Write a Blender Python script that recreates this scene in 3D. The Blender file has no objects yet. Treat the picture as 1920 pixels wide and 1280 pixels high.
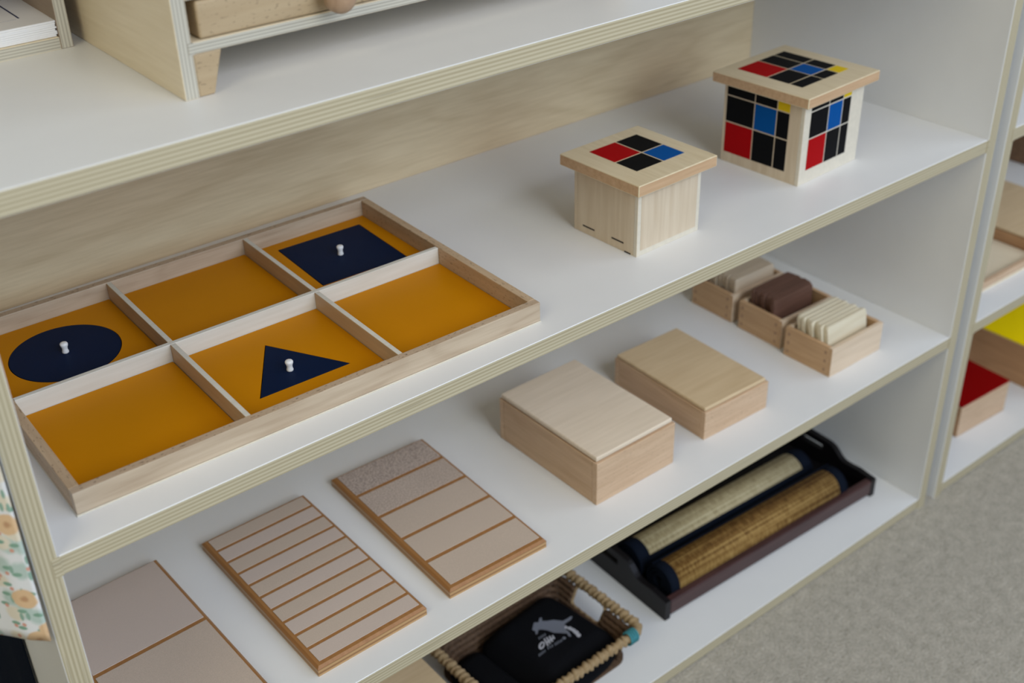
import bpy, bmesh, math, random
from mathutils import Vector, Matrix
R = math.radians
rnd = random.Random(7)
SC = bpy.context.scene
COL = SC.collection

# ------------------------------------------------------------------ measures (metres)
T = 0.018
W, D = 1.18847, 0.3926
Z1, Z2, Z3, Z4 = 0.022, 0.30484, 0.59269, 0.87475

# ------------------------------------------------------------------ materials
def new_mat(name):
    m = bpy.data.materials.new(name); m.use_nodes = True
    nt = m.node_tree
    b = nt.nodes['Principled BSDF']
    return m, nt, b
def N(nt, t, **k):
    n = nt.nodes.new(t)
    for a, v in k.items(): setattr(n, a, v)
    return n
def ramp(nt, stops):
    r = N(nt, 'ShaderNodeValToRGB'); e = r.color_ramp.elements
    while len(e) < len(stops): e.new(0.5)
    for i, (p, c) in enumerate(stops):
        e[i].position = p; e[i].color = (*c, 1)
    return r
def math_node(nt, op, a=None, b=None):
    n = N(nt, 'ShaderNodeMath', operation=op)
    for i, v in enumerate((a, b)):
        if v is None: continue
        if isinstance(v, (int, float)): n.inputs[i].default_value = v
        else: nt.links.new(v, n.inputs[i])
    return n.outputs[0]
def coords(nt, scale, rand=True):
    tc = N(nt, 'ShaderNodeTexCoord'); mp = N(nt, 'ShaderNodeMapping')
    mp.inputs['Scale'].default_value = scale
    if rand:
        oi = N(nt, 'ShaderNodeObjectInfo')
        ad = N(nt, 'ShaderNodeVectorMath', operation='ADD')
        ml = math_node(nt, 'MULTIPLY', oi.outputs['Random'], 13.0)
        nt.links.new(tc.outputs['Object'], ad.inputs[0]); nt.links.new(ml, ad.inputs[1])
        nt.links.new(ad.outputs[0], mp.inputs['Vector'])
    else:
        nt.links.new(tc.outputs['Object'], mp.inputs['Vector'])
    return mp.outputs['Vector'], tc
def plain(name, c, rough=0.5, var=0.03, scale=40, bump=0.0, spec=0.5):
    m, nt, b = new_mat(name)
    v, _ = coords(nt, (scale,)*3)
    n = N(nt, 'ShaderNodeTexNoise'); n.inputs['Detail'].default_value = 3
    nt.links.new(v, n.inputs['Vector'])
    r = ramp(nt, [(0.3, tuple(x*(1-var) for x in c)), (0.7, tuple(min(1, x*(1+var)) for x in c))])
    nt.links.new(n.outputs['Fac'], r.inputs['Fac']); nt.links.new(r.outputs['Color'], b.inputs['Base Color'])
    b.inputs['Roughness'].default_value = rough
    b.inputs['Specular IOR Level'].default_value = spec
    if bump:
        bp = N(nt, 'ShaderNodeBump'); bp.inputs['Strength'].default_value = bump; bp.inputs['Distance'].default_value = 0.001
        nt.links.new(n.outputs['Fac'], bp.inputs['Height']); nt.links.new(bp.outputs['Normal'], b.inputs['Normal'])
    return m
def wood(name, light, dark, axis='X', rough=0.5, fine=1.0, ring=0.5, fleck=0.0, cross=60, along=4, ringscale=1.0):
    """grain runs along `axis` (object space)"""
    m, nt, b = new_mat(name)
    s = [cross]*3; s['XYZ'.index(axis)] = along
    v, _ = coords(nt, s)
    n1 = N(nt, 'ShaderNodeTexNoise'); n1.inputs['Scale'].default_value = 4*fine; n1.inputs['Detail'].default_value = 5
    nt.links.new(v, n1.inputs['Vector'])
    s2 = [7*ringscale]*3; s2['XYZ'.index(axis)] = 1.3*ringscale
    v2, _ = coords(nt, s2)
    n2 = N(nt, 'ShaderNodeTexNoise'); n2.inputs['Scale'].default_value = 1.4; n2.inputs['Detail'].default_value = 2.5
    n2.inputs['Distortion'].default_value = 0.3
    nt.links.new(v2, n2.inputs['Vector'])
    rings = math_node(nt, 'SINE', math_node(nt, 'MULTIPLY', n2.outputs['Fac'], 55.0))
    rings = math_node(nt, 'MULTIPLY', math_node(nt, 'ADD', rings, 1.0), 0.5)
    rings = math_node(nt, 'POWER', rings, 3.0)
    f = math_node(nt, 'ADD', math_node(nt, 'MULTIPLY', n1.outputs['Fac'], 1.0), math_node(nt, 'MULTIPLY', rings, 0.28*ring))
    r = ramp(nt, [(0.33, light), (0.95, dark)])
    nt.links.new(f, r.inputs['Fac']); out = r.outputs['Color']
    if fleck:
        s3 = [520]*3; s3['XYZ'.index(axis)] = 170
        v3, _ = coords(nt, s3)
        n3 = N(nt, 'ShaderNodeTexNoise'); n3.inputs['Scale'].default_value = 1.2; n3.inputs['Detail'].default_value = 1
        nt.links.new(v3, n3.inputs['Vector'])
        r3 = ramp(nt, [(0.63, (0, 0, 0)), (0.72, (1, 1, 1))])
        nt.links.new(n3.outputs['Fac'], r3.inputs['Fac'])
        mx = N(nt, 'ShaderNodeMix', data_type='RGBA')
        nt.links.new(math_node(nt, 'MULTIPLY', r3.outputs['Color'], fleck), mx.inputs[0])
        nt.links.new(out, mx.inputs[6]); mx.inputs[7].default_value = (*[x*0.42 for x in dark], 1)
        out = mx.outputs[2]
    nt.links.new(out, b.inputs['Base Color'])
    b.inputs['Roughness'].default_value = rough; b.inputs['Specular IOR Level'].default_value = 0.3
    bp = N(nt, 'ShaderNodeBump'); bp.inputs['Strength'].default_value = 0.08; bp.inputs['Distance'].default_value = 0.0006
    nt.links.new(f, bp.inputs['Height']); nt.links.new(bp.outputs['Normal'], b.inputs['Normal'])
    return m
def plyedge(name, axis, along, light=(0.555, 0.485, 0.335), dark=(0.40, 0.335, 0.21), pitch=0.0035, rough=0.55, amp=0.55):
    """veneer layers stacked along `axis`, running along `along`"""
    m, nt, b = new_mat(name)
    tc = N(nt, 'ShaderNodeTexCoord'); sep = N(nt, 'ShaderNodeSeparateXYZ')
    nt.links.new(tc.outputs['Object'], sep.inputs[0])
    a = sep.outputs['XYZ'.index(axis)]
    s = [9]*3; s['XYZ'.index(axis)] = 220; s['XYZ'.index(along)] = 3
    v, _ = coords(nt, s, False)
    n = N(nt, 'ShaderNodeTexNoise'); n.inputs['Scale'].default_value = 1.0; n.inputs['Detail'].default_value = 3
    nt.links.new(v, n.inputs['Vector'])
    ph = math_node(nt, 'ADD', math_node(nt, 'MULTIPLY', a, 2*math.pi/pitch), math_node(nt, 'MULTIPLY', n.outputs['Fac'], 0.8))
    w = math_node(nt, 'MULTIPLY', math_node(nt, 'ADD', math_node(nt, 'SINE', ph), 1.0), 0.5)
    f = math_node(nt, 'ADD', math_node(nt, 'MULTIPLY', w, amp), math_node(nt, 'MULTIPLY', n.outputs['Fac'], 0.45))
    r = ramp(nt, [(0.22, dark), (0.72, light)])
    nt.links.new(f, r.inputs['Fac'])
    # short dark glue voids
    s2 = [20]*3; s2['XYZ'.index(axis)] = 420; s2['XYZ'.index(along)] = 9
    v2, _ = coords(nt, s2, False)
    n2 = N(nt, 'ShaderNodeTexNoise'); n2.inputs['Scale'].default_value = 1.0; n2.inputs['Detail'].default_value = 0
    nt.links.new(v2, n2.inputs['Vector'])
    r2 = ramp(nt, [(0.77, (0, 0, 0)), (0.80, (1, 1, 1))]); nt.links.new(n2.outputs['Fac'], r2.inputs['Fac'])
    mx = N(nt, 'ShaderNodeMix', data_type='RGBA')
    nt.links.new(math_node(nt, 'MULTIPLY', r2.outputs['Color'], 0.5), mx.inputs[0])
    nt.links.new(r.outputs['Color'], mx.inputs[6]); mx.inputs[7].default_value = (0.22, 0.18, 0.12, 1)
    nt.links.new(mx.outputs[2], b.inputs['Base Color'])
    b.inputs['Roughness'].default_value = rough
    return m
def sand(name, c, amount, scale=1400):
    m, nt, b = new_mat(name)
    v, _ = coords(nt, (1, 1, 1))
    n = N(nt, 'ShaderNodeTexNoise'); n.inputs['Scale'].default_value = scale; n.inputs['Detail'].default_value = 2
    n2 = N(nt, 'ShaderNodeTexNoise'); n2.inputs['Scale'].default_value = 14; n2.inputs['Detail'].default_value = 2
    nt.links.new(v, n.inputs['Vector']); nt.links.new(v, n2.inputs['Vector'])
    f = math_node(nt, 'ADD', n.outputs['Fac'], math_node(nt, 'MULTIPLY', math_node(nt, 'SUBTRACT', n2.outputs['Fac'], 0.5), 0.15))
    r = ramp(nt, [(0.3, tuple(x*(1-amount) for x in c)), (0.7, tuple(min(1, x*(1+amount*0.7)) for x in c))])
    nt.links.new(f, r.inputs['Fac']); nt.links.new(r.outputs['Color'], b.inputs['Base Color'])
    b.inputs['Roughness'].default_value = 0.75; b.inputs['Specular IOR Level'].default_value = 0.3
    bp = N(nt, 'ShaderNodeBump'); bp.inputs['Strength'].default_value = min(0.6, amount*1.5); bp.inputs['Distance'].default_value = 0.0005
    nt.links.new(n.outputs['Fac'], bp.inputs['Height']); nt.links.new(bp.outputs['Normal'], b.inputs['Normal'])
    return m
def carpet_mat():
    m, nt, b = new_mat('grey_carpet_pile')
    v, _ = coords(nt, (1, 1, 1), False)
    n = N(nt, 'ShaderNodeTexNoise'); n.inputs['Scale'].default_value = 260; n.inputs['Detail'].default_value = 4; n.inputs['Roughness'].default_value = 0.7
    n2 = N(nt, 'ShaderNodeTexNoise'); n2.inputs['Scale'].default_value = 60; n2.inputs['Detail'].default_value = 3
    nt.links.new(v, n.inputs['Vector']); nt.links.new(v, n2.inputs['Vector'])
    f = math_node(nt, 'ADD', math_node(nt, 'MULTIPLY', n.outputs['Fac'], 0.7), math_node(nt, 'MULTIPLY', n2.outputs['Fac'], 0.3))
    r = ramp(nt, [(0.33, (0.315, 0.285, 0.23)), (0.66, (0.62, 0.565, 0.475))])
    nt.links.new(f, r.inputs['Fac']); nt.links.new(r.outputs['Color'], b.inputs['Base Color'])
    b.inputs['Roughness'].default_value = 0.95; b.inputs['Specular IOR Level'].default_value = 0.1
    bp = N(nt, 'ShaderNodeBump'); bp.inputs['Strength'].default_value = 0.7; bp.inputs['Distance'].default_value = 0.004
    nt.links.new(n.outputs['Fac'], bp.inputs['Height']); nt.links.new(bp.outputs['Normal'], b.inputs['Normal'])
    return m
def floral_mat():
    m, nt, b = new_mat('white_floral_cotton')
    tc = N(nt, 'ShaderNodeTexCoord'); base = (0.78, 0.77, 0.76)
    def layer(prev, scale, rot, thr, col, stretch=(1, 1, 1), soft=0.04, dist=0.0, off=0.0):
        mp = N(nt, 'ShaderNodeMapping'); mp.inputs['Scale'].default_value = stretch; mp.inputs['Rotation'].default_value = (rot, 0, 0)
        mp.inputs['Location'].default_value = (off, off*1.7, off*0.6)
        nt.links.new(tc.outputs['UV'], mp.inputs['Vector'])
        vec = mp.outputs['Vector']
        if dist:
            nz = N(nt, 'ShaderNodeTexNoise'); nz.inputs['Scale'].default_value = 130; nt.links.new(vec, nz.inputs['Vector'])
            mxv = N(nt, 'ShaderNodeMix', data_type='VECTOR'); mxv.inputs[0].default_value = dist
            nt.links.new(vec, mxv.inputs[4]); nt.links.new(nz.outputs['Color'], mxv.inputs[5]); vec = mxv.outputs[1]
        vo = N(nt, 'ShaderNodeTexVoronoi', voronoi_dimensions='2D'); vo.inputs['Scale'].default_value = scale
        nt.links.new(vec, vo.inputs['Vector'])
        r = ramp(nt, [(thr, (1, 1, 1)), (thr+soft, (0, 0, 0))])
        nt.links.new(vo.outputs['Distance'], r.inputs['Fac'])
        mx = N(nt, 'ShaderNodeMix', data_type='RGBA'); nt.links.new(r.outputs['Color'], mx.inputs[0])
        if isinstance(prev, tuple): mx.inputs[6].default_value = (*prev, 1)
        else: nt.links.new(prev, mx.inputs[6])
        mx.inputs[7].default_value = (*col, 1)
        return mx.outputs[2]
    c = layer(base, 44, 0.0, 0.26, (0.50, 0.60, 0.54), soft=0.16, dist=0.004, off=0.31)
    c = layer(c, 40, 0.0, 0.22, (0.76, 0.68, 0.54), soft=0.12, dist=0.004, off=0.9)
    c = layer(c, 70, 0.6, 0.115, (0.24, 0.39, 0.29), stretch=(0.55, 1.3, 1), soft=0.05, off=0.12)
    c = layer(c, 64, 0.0, 0.10, (0.28, 0.42, 0.33), stretch=(1.3, 0.5, 1), soft=0.05, off=0.45)
    c = layer(c, 58, 0.0, 0.075, (0.68, 0.34, 0.25), soft=0.05, off=0.77)
    c = layer(c, 26, 0.0, 0.22, (0.74, 0.50, 0.29), soft=0.04, dist=0.003, off=0.05)
    c = layer(c, 26, 0.0, 0.04, (0.54, 0.31, 0.17), soft=0.06, dist=0.003, off=0.05)
    nt.links.new(c, b.inputs['Base Color']); b.inputs['Roughness'].default_value = 0.85
    b.inputs['Specular IOR Level'].default_value = 0.15
    return m
def bamboo_mat(name, cols):
    m, nt, b = new_mat(name)
    v, _ = coords(nt, (2.0, 260, 260), False)
    n = N(nt, 'ShaderNodeTexNoise'); n.inputs['Scale'].default_value = 1; n.inputs['Detail'].default_value = 2
    nt.links.new(v, n.inputs['Vector'])
    v2, _ = coords(nt, (420, 90, 90), False)
    n2 = N(nt, 'ShaderNodeTexNoise'); n2.inputs['Scale'].default_value = 1; n2.inputs['Detail'].default_value = 1
    nt.links.new(v2, n2.inputs['Vector'])
    f = math_node(nt, 'ADD', math_node(nt, 'MULTIPLY', n.outputs['Fac'], 0.7), math_node(nt, 'MULTIPLY', n2.outputs['Fac'], 0.3))
    r = ramp(nt, [(0.38, cols[0]), (0.5, cols[1]), (0.61, cols[2])])
    nt.links.new(f, r.inputs['Fac']); nt.links.new(r.outputs['Color'], b.inputs['Base Color'])
    b.inputs['Roughness'].default_value = 0.75; b.inputs['Specular IOR Level'].default_value = 0.15
    bp = N(nt, 'ShaderNodeBump'); bp.inputs['Strength'].default_value = 0.5; bp.inputs['Distance'].default_value = 0.001
    nt.links.new(f, bp.inputs['Height']); nt.links.new(bp.outputs['Normal'], b.inputs['Normal'])
    return m

M = {}
M['white'] = plain('white_laminate', (0.79, 0.785, 0.775), 0.42, 0.008, 6)
M['ply_z'] = plyedge('birch_ply_edge_of_shelves', 'Z', 'X')
M['ply_x'] = plyedge('birch_ply_edge_of_uprights', 'X', 'Z')
M['ply9_z'] = plyedge('thin_ply_edge_of_boards', 'Z', 'X', (0.55, 0.515, 0.43), (0.36, 0.33, 0.27), 0.0024, amp=0.6)
M['ply9_x'] = plyedge('thin_ply_edge_of_sides', 'X', 'Z', (0.55, 0.515, 0.43), (0.38, 0.345, 0.28), 0.0028, amp=0.6)
M['back'] = wood('birch_veneer_back', (0.733, 0.585, 0.384), (0.58, 0.441, 0.269), 'X', 0.45, 1, 0.75, ringscale=0.9)
M['birch'] = wood('pale_birch_veneer', (0.80, 0.69, 0.51), (0.70, 0.585, 0.41), 'Y', 0.4, 1, 0.2)
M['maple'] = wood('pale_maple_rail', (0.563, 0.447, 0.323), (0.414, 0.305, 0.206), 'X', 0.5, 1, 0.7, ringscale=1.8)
M['maple_y'] = wood('shaded_maple_side_rail', (0.56, 0.41, 0.265), (0.43, 0.29, 0.17), 'Y', 0.5, 1, 0.3, fleck=0.6)  # shade and yellow bounce on the side walls put into the maple tone
M['beechtop'] = wood('beech_top_edge', (0.53, 0.40, 0.28), (0.40, 0.275, 0.175), 'X', 0.55, 1, 0.2, fleck=1.0)
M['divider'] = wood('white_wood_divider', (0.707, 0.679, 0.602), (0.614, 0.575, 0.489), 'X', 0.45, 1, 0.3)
M['divider_y'] = wood('shaded_cross_divider', (0.58, 0.43, 0.265), (0.47, 0.325, 0.185), 'Y', 0.45, 1, 0.3)  # side faces darkened in colour for shade and yellow bounce
M['beech'] = wood('beech_wood', (0.655, 0.464, 0.307), (0.501, 0.323, 0.193), 'X', 0.45, 1, 0.3, fleck=0.35)
M['beech_y'] = wood('beech_wood_sides', (0.637, 0.447, 0.291), (0.473, 0.301, 0.176), 'Y', 0.45, 1, 0.5)
M['beech_block'] = wood('speckled_beech_block', (0.46, 0.345, 0.212), (0.375, 0.265, 0.15), 'X', 0.5, 0.6, 0.1, fleck=0.5)
M['beech_edge'] = wood('reddish_beech_edge', (0.62, 0.41, 0.245), (0.46, 0.28, 0.15), 'X', 0.45, 1, 0.2)
M['lid'] = wood('golden_birch_lid', (0.74, 0.62, 0.42), (0.62, 0.49, 0.30), 'Y', 0.3, 1, 0.3)
M['lid_pale'] = wood('whitish_birch_lid', (0.814, 0.681, 0.535), (0.682, 0.559, 0.419), 'X', 0.32, 0.8, 0.25)
M['lid_tan'] = wood('tan_birch_lid', (0.679, 0.515, 0.321), (0.555, 0.396, 0.226), 'X', 0.35, 0.8, 0.3)
M['boxply'] = wood('box_birch', (0.671, 0.558, 0.416), (0.533, 0.41, 0.277), 'Z', 0.45, 0.7, 0.35)
M['boxply_edge'] = plain('whitish_box_edge', (0.688, 0.623, 0.508), 0.45, 0.04)
M['slot'] = plain('dark_slot', (0.03, 0.02, 0.017), 0.7)
M['joint'] = plain('end_grain_joint', (0.33, 0.20, 0.12), 0.6, 0.1, 200)
M['knobwood'] = wood('turned_brown_knob_wood', (0.42, 0.275, 0.17), (0.28, 0.17, 0.10), 'Z', 0.45, 1, 0.4)
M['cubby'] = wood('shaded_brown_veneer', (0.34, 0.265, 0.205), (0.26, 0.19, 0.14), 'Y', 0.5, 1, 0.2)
M['red'] = plain('red_paint', (0.37, 0.002, 0.004), 0.5, 0.02, spec=0.05)
M['black'] = plain('black_paint', (0.0045, 0.0045, 0.0055), 0.5, 0.05, spec=0.05)
M['blue'] = plain('blue_paint', (0.0012, 0.075, 0.29), 0.5, 0.02, spec=0.05)
M['yellow'] = plain('yellow_paint', (0.72, 0.50, 0.012), 0.5, 0.02, spec=0.05)
M['plate'] = plain('golden_yellow_plate', (0.57, 0.221, 0.001), 0.4, 0.012, 8, spec=0.07)
M['inset'] = plain('navy_blue_inset', (0.0028, 0.011, 0.042), 0.45, 0.03, 10, spec=0.06)
M['knob'] = plain('white_knob', (0.82, 0.82, 0.82), 0.3, 0.01)
M['brownedge'] = plyedge('varnished_ply_board', 'Z', 'X', (0.50, 0.30, 0.13), (0.27, 0.125, 0.042), 0.0052, 0.4)
M['brown'] = wood('varnished_brown_face', (0.37, 0.175, 0.058), (0.28, 0.12, 0.036), 'Y', 0.4, 1, 0.1)
M['sand'] = sand('smooth_pinkish_strip', (0.564, 0.46, 0.396), 0.05)
M['sand2'] = sand('matt_buff_strip', (0.545, 0.437, 0.352), 0.10)
M['sand3'] = sand('coarse_speckled_strip', (0.47, 0.377, 0.32), 0.46, 560)
M['sand4'] = sand('medium_speckled_strip', (0.517, 0.414, 0.343), 0.32, 640)
M['tabl_mid'] = wood('mid_brown_tablet_wood', (0.44, 0.285, 0.18), (0.31, 0.19, 0.11), 'X', 0.5, 1, 0.3)
M['tabl_midpale'] = wood('buff_tablet_wood', (0.66, 0.54, 0.40), (0.52, 0.40, 0.27), 'X', 0.5, 1, 0.3)
M['tabl_dark'] = wood('dark_walnut_tablet_wood', (0.115, 0.056, 0.038), (0.05, 0.024, 0.017), 'X', 0.55, 1, 0.3)
M['tabl_dark2'] = wood('walnut_tablet_wood', (0.17, 0.085, 0.058), (0.09, 0.045, 0.03), 'X', 0.55, 1, 0.3)
M['tabl_pale'] = wood('pale_cream_tablet_wood', (0.80, 0.72, 0.55), (0.68, 0.58, 0.40), 'X', 0.45, 1, 0.2)
M['lacquer'] = wood('dark_brown_lacquer', (0.075, 0.034, 0.032), (0.032, 0.015, 0.015), 'X', 0.32, 1, 0.3)
M['lacquer_black'] = plain('near_black_lacquer', (0.006, 0.005, 0.006), 0.4, 0.1, spec=0.25)
M['bamboo_light'] = bamboo_mat('pale_bamboo_weave', [(0.27, 0.21, 0.105), (0.44, 0.355, 0.195), (0.56, 0.475, 0.29)])
M['bamboo_gold'] = bamboo_mat('golden_brown_bamboo_weave', [(0.075, 0.032, 0.008), (0.20, 0.105, 0.028), (0.36, 0.225, 0.075)])
M['navy'] = plain('dark_navy_cloth', (0.006, 0.009, 0.017), 0.9, 0.15, 200, 0.2, 0.06)
M['blackcloth'] = plain('black_jersey_cloth', (0.0048, 0.0050, 0.0062), 0.9, 0.2, 260, 0.25, 0.06)
M['print_grey'] = plain('grey_print', (0.155, 0.165, 0.20), 0.7, 0.08, 300)
M['print_white'] = plain('white_print', (0.42, 0.42, 0.46), 0.7, 0.08, 300)
M['straw'] = wood('straw_rope', (0.40, 0.285, 0.155), (0.21, 0.13, 0.058), 'X', 0.8, 1, 0.2)
M['darkrope'] = wood('dark_brown_rope', (0.13, 0.075, 0.042), (0.035, 0.02, 0.012), 'Y', 0.75, 1, 0.2)
M['teal'] = plain('teal_yarn', (0.07, 0.27, 0.31), 0.9, 0.3, 300, spec=0.1)
M['paper'] = plain('white_card', (0.80, 0.79, 0.81), 0.6, 0.01)
M['ink'] = plain('dark_blue_ink', (0.02, 0.03, 0.09), 0.6, 0.05)
M['inkgrey'] = plain('grey_ink', (0.36, 0.36, 0.40), 0.6, 0.05)
M['carpet'] = carpet_mat()
M['floral'] = floral_mat()
M['wall'] = plain('painted_wall', (0.62, 0.61, 0.58), 0.8, 0.02)
M['darkwood'] = wood('dark_brown_wood', (0.22, 0.125, 0.07), (0.12, 0.065, 0.035), 'X', 0.5)
M['shaded_side'] = wood('shaded_wood_side', (0.50, 0.28, 0.14), (0.36, 0.19, 0.09), 'Y', 0.5)  # for unlit side faces: shade put into the wood colour

# ------------------------------------------------------------------ mesh builder
class B:
    def __init__(s): s.bm = bmesh.new()
    def _merge(s, t, mat=None, smooth=False):
        vm = {}
        for v in t.verts: vm[v] = s.bm.verts.new(v.co)
        for f in t.faces:
            try: g = s.bm.faces.new([vm[v] for v in f.verts])
            except ValueError: continue
            g.material_index = f.material_index if mat is None else mat
            g.smooth = f.smooth or smooth
        t.free()
    def box(s, x0, y0, z0, x1, y1, z1, mat=0, bev=0.0, seg=2, fm=None, mx=None):
        """fm: {'-x':i,...} material per side"""
        t = bmesh.new()
        vs = [t.verts.new((x, y, z)) for x in (x0, x1) for y in (y0, y1) for z in (z0, z1)]
        q = {'-x': (0, 1, 3, 2), '+x': (4, 6, 7, 5), '-y': (0, 4, 5, 1), '+y': (2, 3, 7, 6), '-z': (0, 2, 6, 4), '+z': (1, 5, 7, 3)}
        for k, ix in q.items():
            f = t.faces.new([vs[i] for i in ix]); f.material_index = (fm or {}).get(k, mat)
        if bev:
            bmesh.ops.bevel(t, geom=list(t.edges), offset=bev, segments=seg, profile=0.5, affect='EDGES')
        if mx is not None: bmesh.ops.transform(t, matrix=mx, verts=t.verts)
        s._merge(t); return s
    def prism(s, poly, z0, z1, mat=0, bev=0.0, topmat=None, mx=None, seg=2):
        t = bmesh.new()
        a = [t.verts.new((x, y, z0)) for x, y in poly]; b = [t.verts.new((x, y, z1)) for x, y in poly]
        n = len(poly)
        t.faces.new(a[::-1]).material_index = mat
        ft = t.faces.new(b); ft.material_index = mat if topmat is None else topmat
        for i in range(n):
            t.faces.new((a[i], a[(i+1) % n], b[(i+1) % n], b[i])).material_index = mat
        if bev:
            bmesh.ops.bevel(t, geom=list(t.edges), offset=bev, segments=seg, profile=0.5, affect='EDGES')
        bmesh.ops.recalc_face_normals(t, faces=t.faces)
        if mx is not None: bmesh.ops.transform(t, matrix=mx, verts=t.verts)
        s._merge(t); return s
    def ringplate(s, outer, inner, z0, z1, mat=0):
        """plate with a hole; both outlines have the same number of points"""
        t = bmesh.new(); n = len(outer)
        P = [[t.verts.new((x, y, z)) for x, y in o] for o in (outer, inner) for z in (z0, z1)]
        for i in range(n):
            j = (i+1) % n
            t.faces.new((P[1][i], P[1][j], P[3][j], P[3][i])); t.faces.new((P[0][j], P[0][i], P[2][i], P[2][j]))
            t.faces.new((P[0][i], P[0][j], P[1][j], P[1][i])); t.faces.new((P[2][j], P[2][i], P[3][i], P[3][j]))
        bmesh.ops.recalc_face_normals(t, faces=t.faces)
        s._merge(t, mat); return s
    def lathe(s, prof, n=24, mat=0, mx=None, smooth=True):
        t = bmesh.new(); rings = []
        for r, z in prof:
            rings.append([t.verts.new((r*math.cos(2*math.pi*i/n), r*math.sin(2*math.pi*i/n), z)) for i in range(n)])
        for a, b in zip(rings, rings[1:]):
            for i in range(n): t.faces.new((a[i], a[(i+1) % n], b[(i+1) % n], b[i]))
        t.faces.new(rings[0][::-1]); t.faces.new(rings[-1])
        for f in t.faces: f.smooth = smooth and len(f.verts) == 4
        bmesh.ops.recalc_face_normals(t, faces=t.faces)
        if mx is not None: bmesh.ops.transform(t, matrix=mx, verts=t.verts)
        s._merge(t, mat); return s
    def tube(s, pts, rad, n=8, mat=0, closed=False, twist=0.0):
        """rad: number or function(length, angle)"""
        pts = [Vector(p) for p in pts]; t = bmesh.new(); rings = []; L = 0
        up0 = Vector((0, 0, 1))
        for k, p in enumerate(pts):
            if closed: d = pts[(k+1) % len(pts)]-pts[k-1]
            else: d = pts[min(k+1, len(pts)-1)]-pts[max(k-1, 0)]
            d.normalize()
            u = up0 if abs(d.z) < 0.95 else Vector((1, 0, 0))
            x = d.cross(u).normalized(); y = x.cross(d)
            if k: L += (p-pts[k-1]).length
            ring = []
            for i in range(n):
                a = 2*math.pi*i/n
                r = rad(L, a) if callable(rad) else rad
                ring.append(t.verts.new(p+x*(r*math.cos(a))+y*(r*math.sin(a))))
            rings.append(ring)
        pairs = list(zip(rings, rings[1:]))+([(rings[-1], rings[0])] if closed else [])
        for a, b in pairs:
            for i in range(n): t.faces.new((a[i], a[(i+1) % n], b[(i+1) % n], b[i]))
        if not closed: t.faces.new(rings[0][::-1]); t.faces.new(rings[-1])
        for f in t.faces: f.smooth = len(f.verts) == 4
        bmesh.ops.recalc_face_normals(t, faces=t.faces)
        s._merge(t, mat); return s
    def build(s, name, mats, parent=None, loc=(0, 0, 0), rot=(0, 0, 0)):
        me = bpy.data.meshes.new(name); s.bm.to_mesh(me); s.bm.free()
        for m in (mats if isinstance(mats, (list, tuple)) else [mats]): me.materials.append(m)
        o = bpy.data.objects.new(name, me); COL.objects.link(o)
        o.location = loc; o.rotation_euler = rot
        if parent is not None: o.parent = parent
        return o
def tag(o, label=None, cat=None, group=None, kind=None):
    if label: o['label'] = label
    if cat: o['category'] = cat
    if group: o['group'] = group
    if kind: o['kind'] = kind
    return o
def thing(name, label, cat, loc=(0, 0, 0), rotz=0.0, group=None):
    o = bpy.data.objects.new(name, None); COL.objects.link(o)
    o.empty_display_size = 0.02
    o.location = loc; o.rotation_euler = (0, 0, rotz)
    return tag(o, label, cat, group)
def dup(root, loc, rotz, label, group=None, link=True):
    r = root.copy(); COL.objects.link(r); r.location = loc; r.rotation_euler = (0, 0, rotz)
    tag(r, label, None, group)
    for ch in list(root.children):
        c = ch.copy(); COL.objects.link(c); c.parent = r
        for g in list(ch.children):
            e = g.copy(); COL.objects.link(e); e.parent = c
    return r
def rot2(a): return Matrix.Rotation(a, 4, 'Z')
E_ = 0.0002

# ------------------------------------------------------------------ the room
b = B(); b.box(-3, -3.2, -0.05, 4.2, 0.62, 0.0); tag(b.build('floor', M['carpet']), 'grey cut-pile carpet in front of the shelves', None, None, 'structure')
b = B(); b.box(-3, 0.56, 0.0, 4.2, 0.62, 2.6); tag(b.build('wall_back', M['wall']), 'plain wall behind the shelf units', None, None, 'structure')

# ------------------------------------------------------------------ shelf units
def shelf_unit(label, x0, x1, heights, name='shelving_unit'):
    """inner faces at x0 and x1, the front in the plane y = 0"""
    t = thing(name, label, 'shelf', (x0, 0, 0))
    w = x1-x0; top = heights[-1]
    for k, xx in enumerate((-T/2, w+T/2)):
        b = B(); b.box(-T/2, 0, -top/2+0.0, T/2, D+0.006, top/2-T-E_ if False else top/2-0.0, 0, 0.0006, 1, {'-y': 1})
        b.build('side_panel', [M['white'], M['ply_x']], t, (xx, 0, top/2))
    for z in heights:
        b = B(); b.box(-w/2+E_, 0.0004, -T/2, w/2-E_, D, T/2, 0, 0.0006, 1, {'-y': 1})
        # tongue of the half-lap joint let into the left upright's edge
        if z != heights[-1]:
            b.box(-w/2-0.0052, -0.0005, -T/2+0.0003, -w/2+0.001, 0.0006, T/2-0.0003, 1)
            b.box(w/2-0.001, -0.0005, -T/2+0.0003, w/2+0.0035, 0.0006, T/2-0.0003, 1)
        b.build('shelf', [M['white'], M['ply_z']], t, (w/2, 0, z-T/2))
    b = B(); b.box(E_, D+E_, 0.004, w-E_, D+0.006, top-E_)
    tag(b.build('back_panel', M['back'], t), 'natural birch plywood back panel')
    return t
shelf_unit('white shelf unit with plywood edges in the middle, holding the yellow tray and wooden boxes', 0.0, W, (Z1, Z2, Z3, Z4))
X2 = 1.2485
shelf_unit('second white shelf unit at the right edge, across a narrow grey gap', X2, X2+1.1, (Z1, Z2, Z3, Z4))

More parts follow.
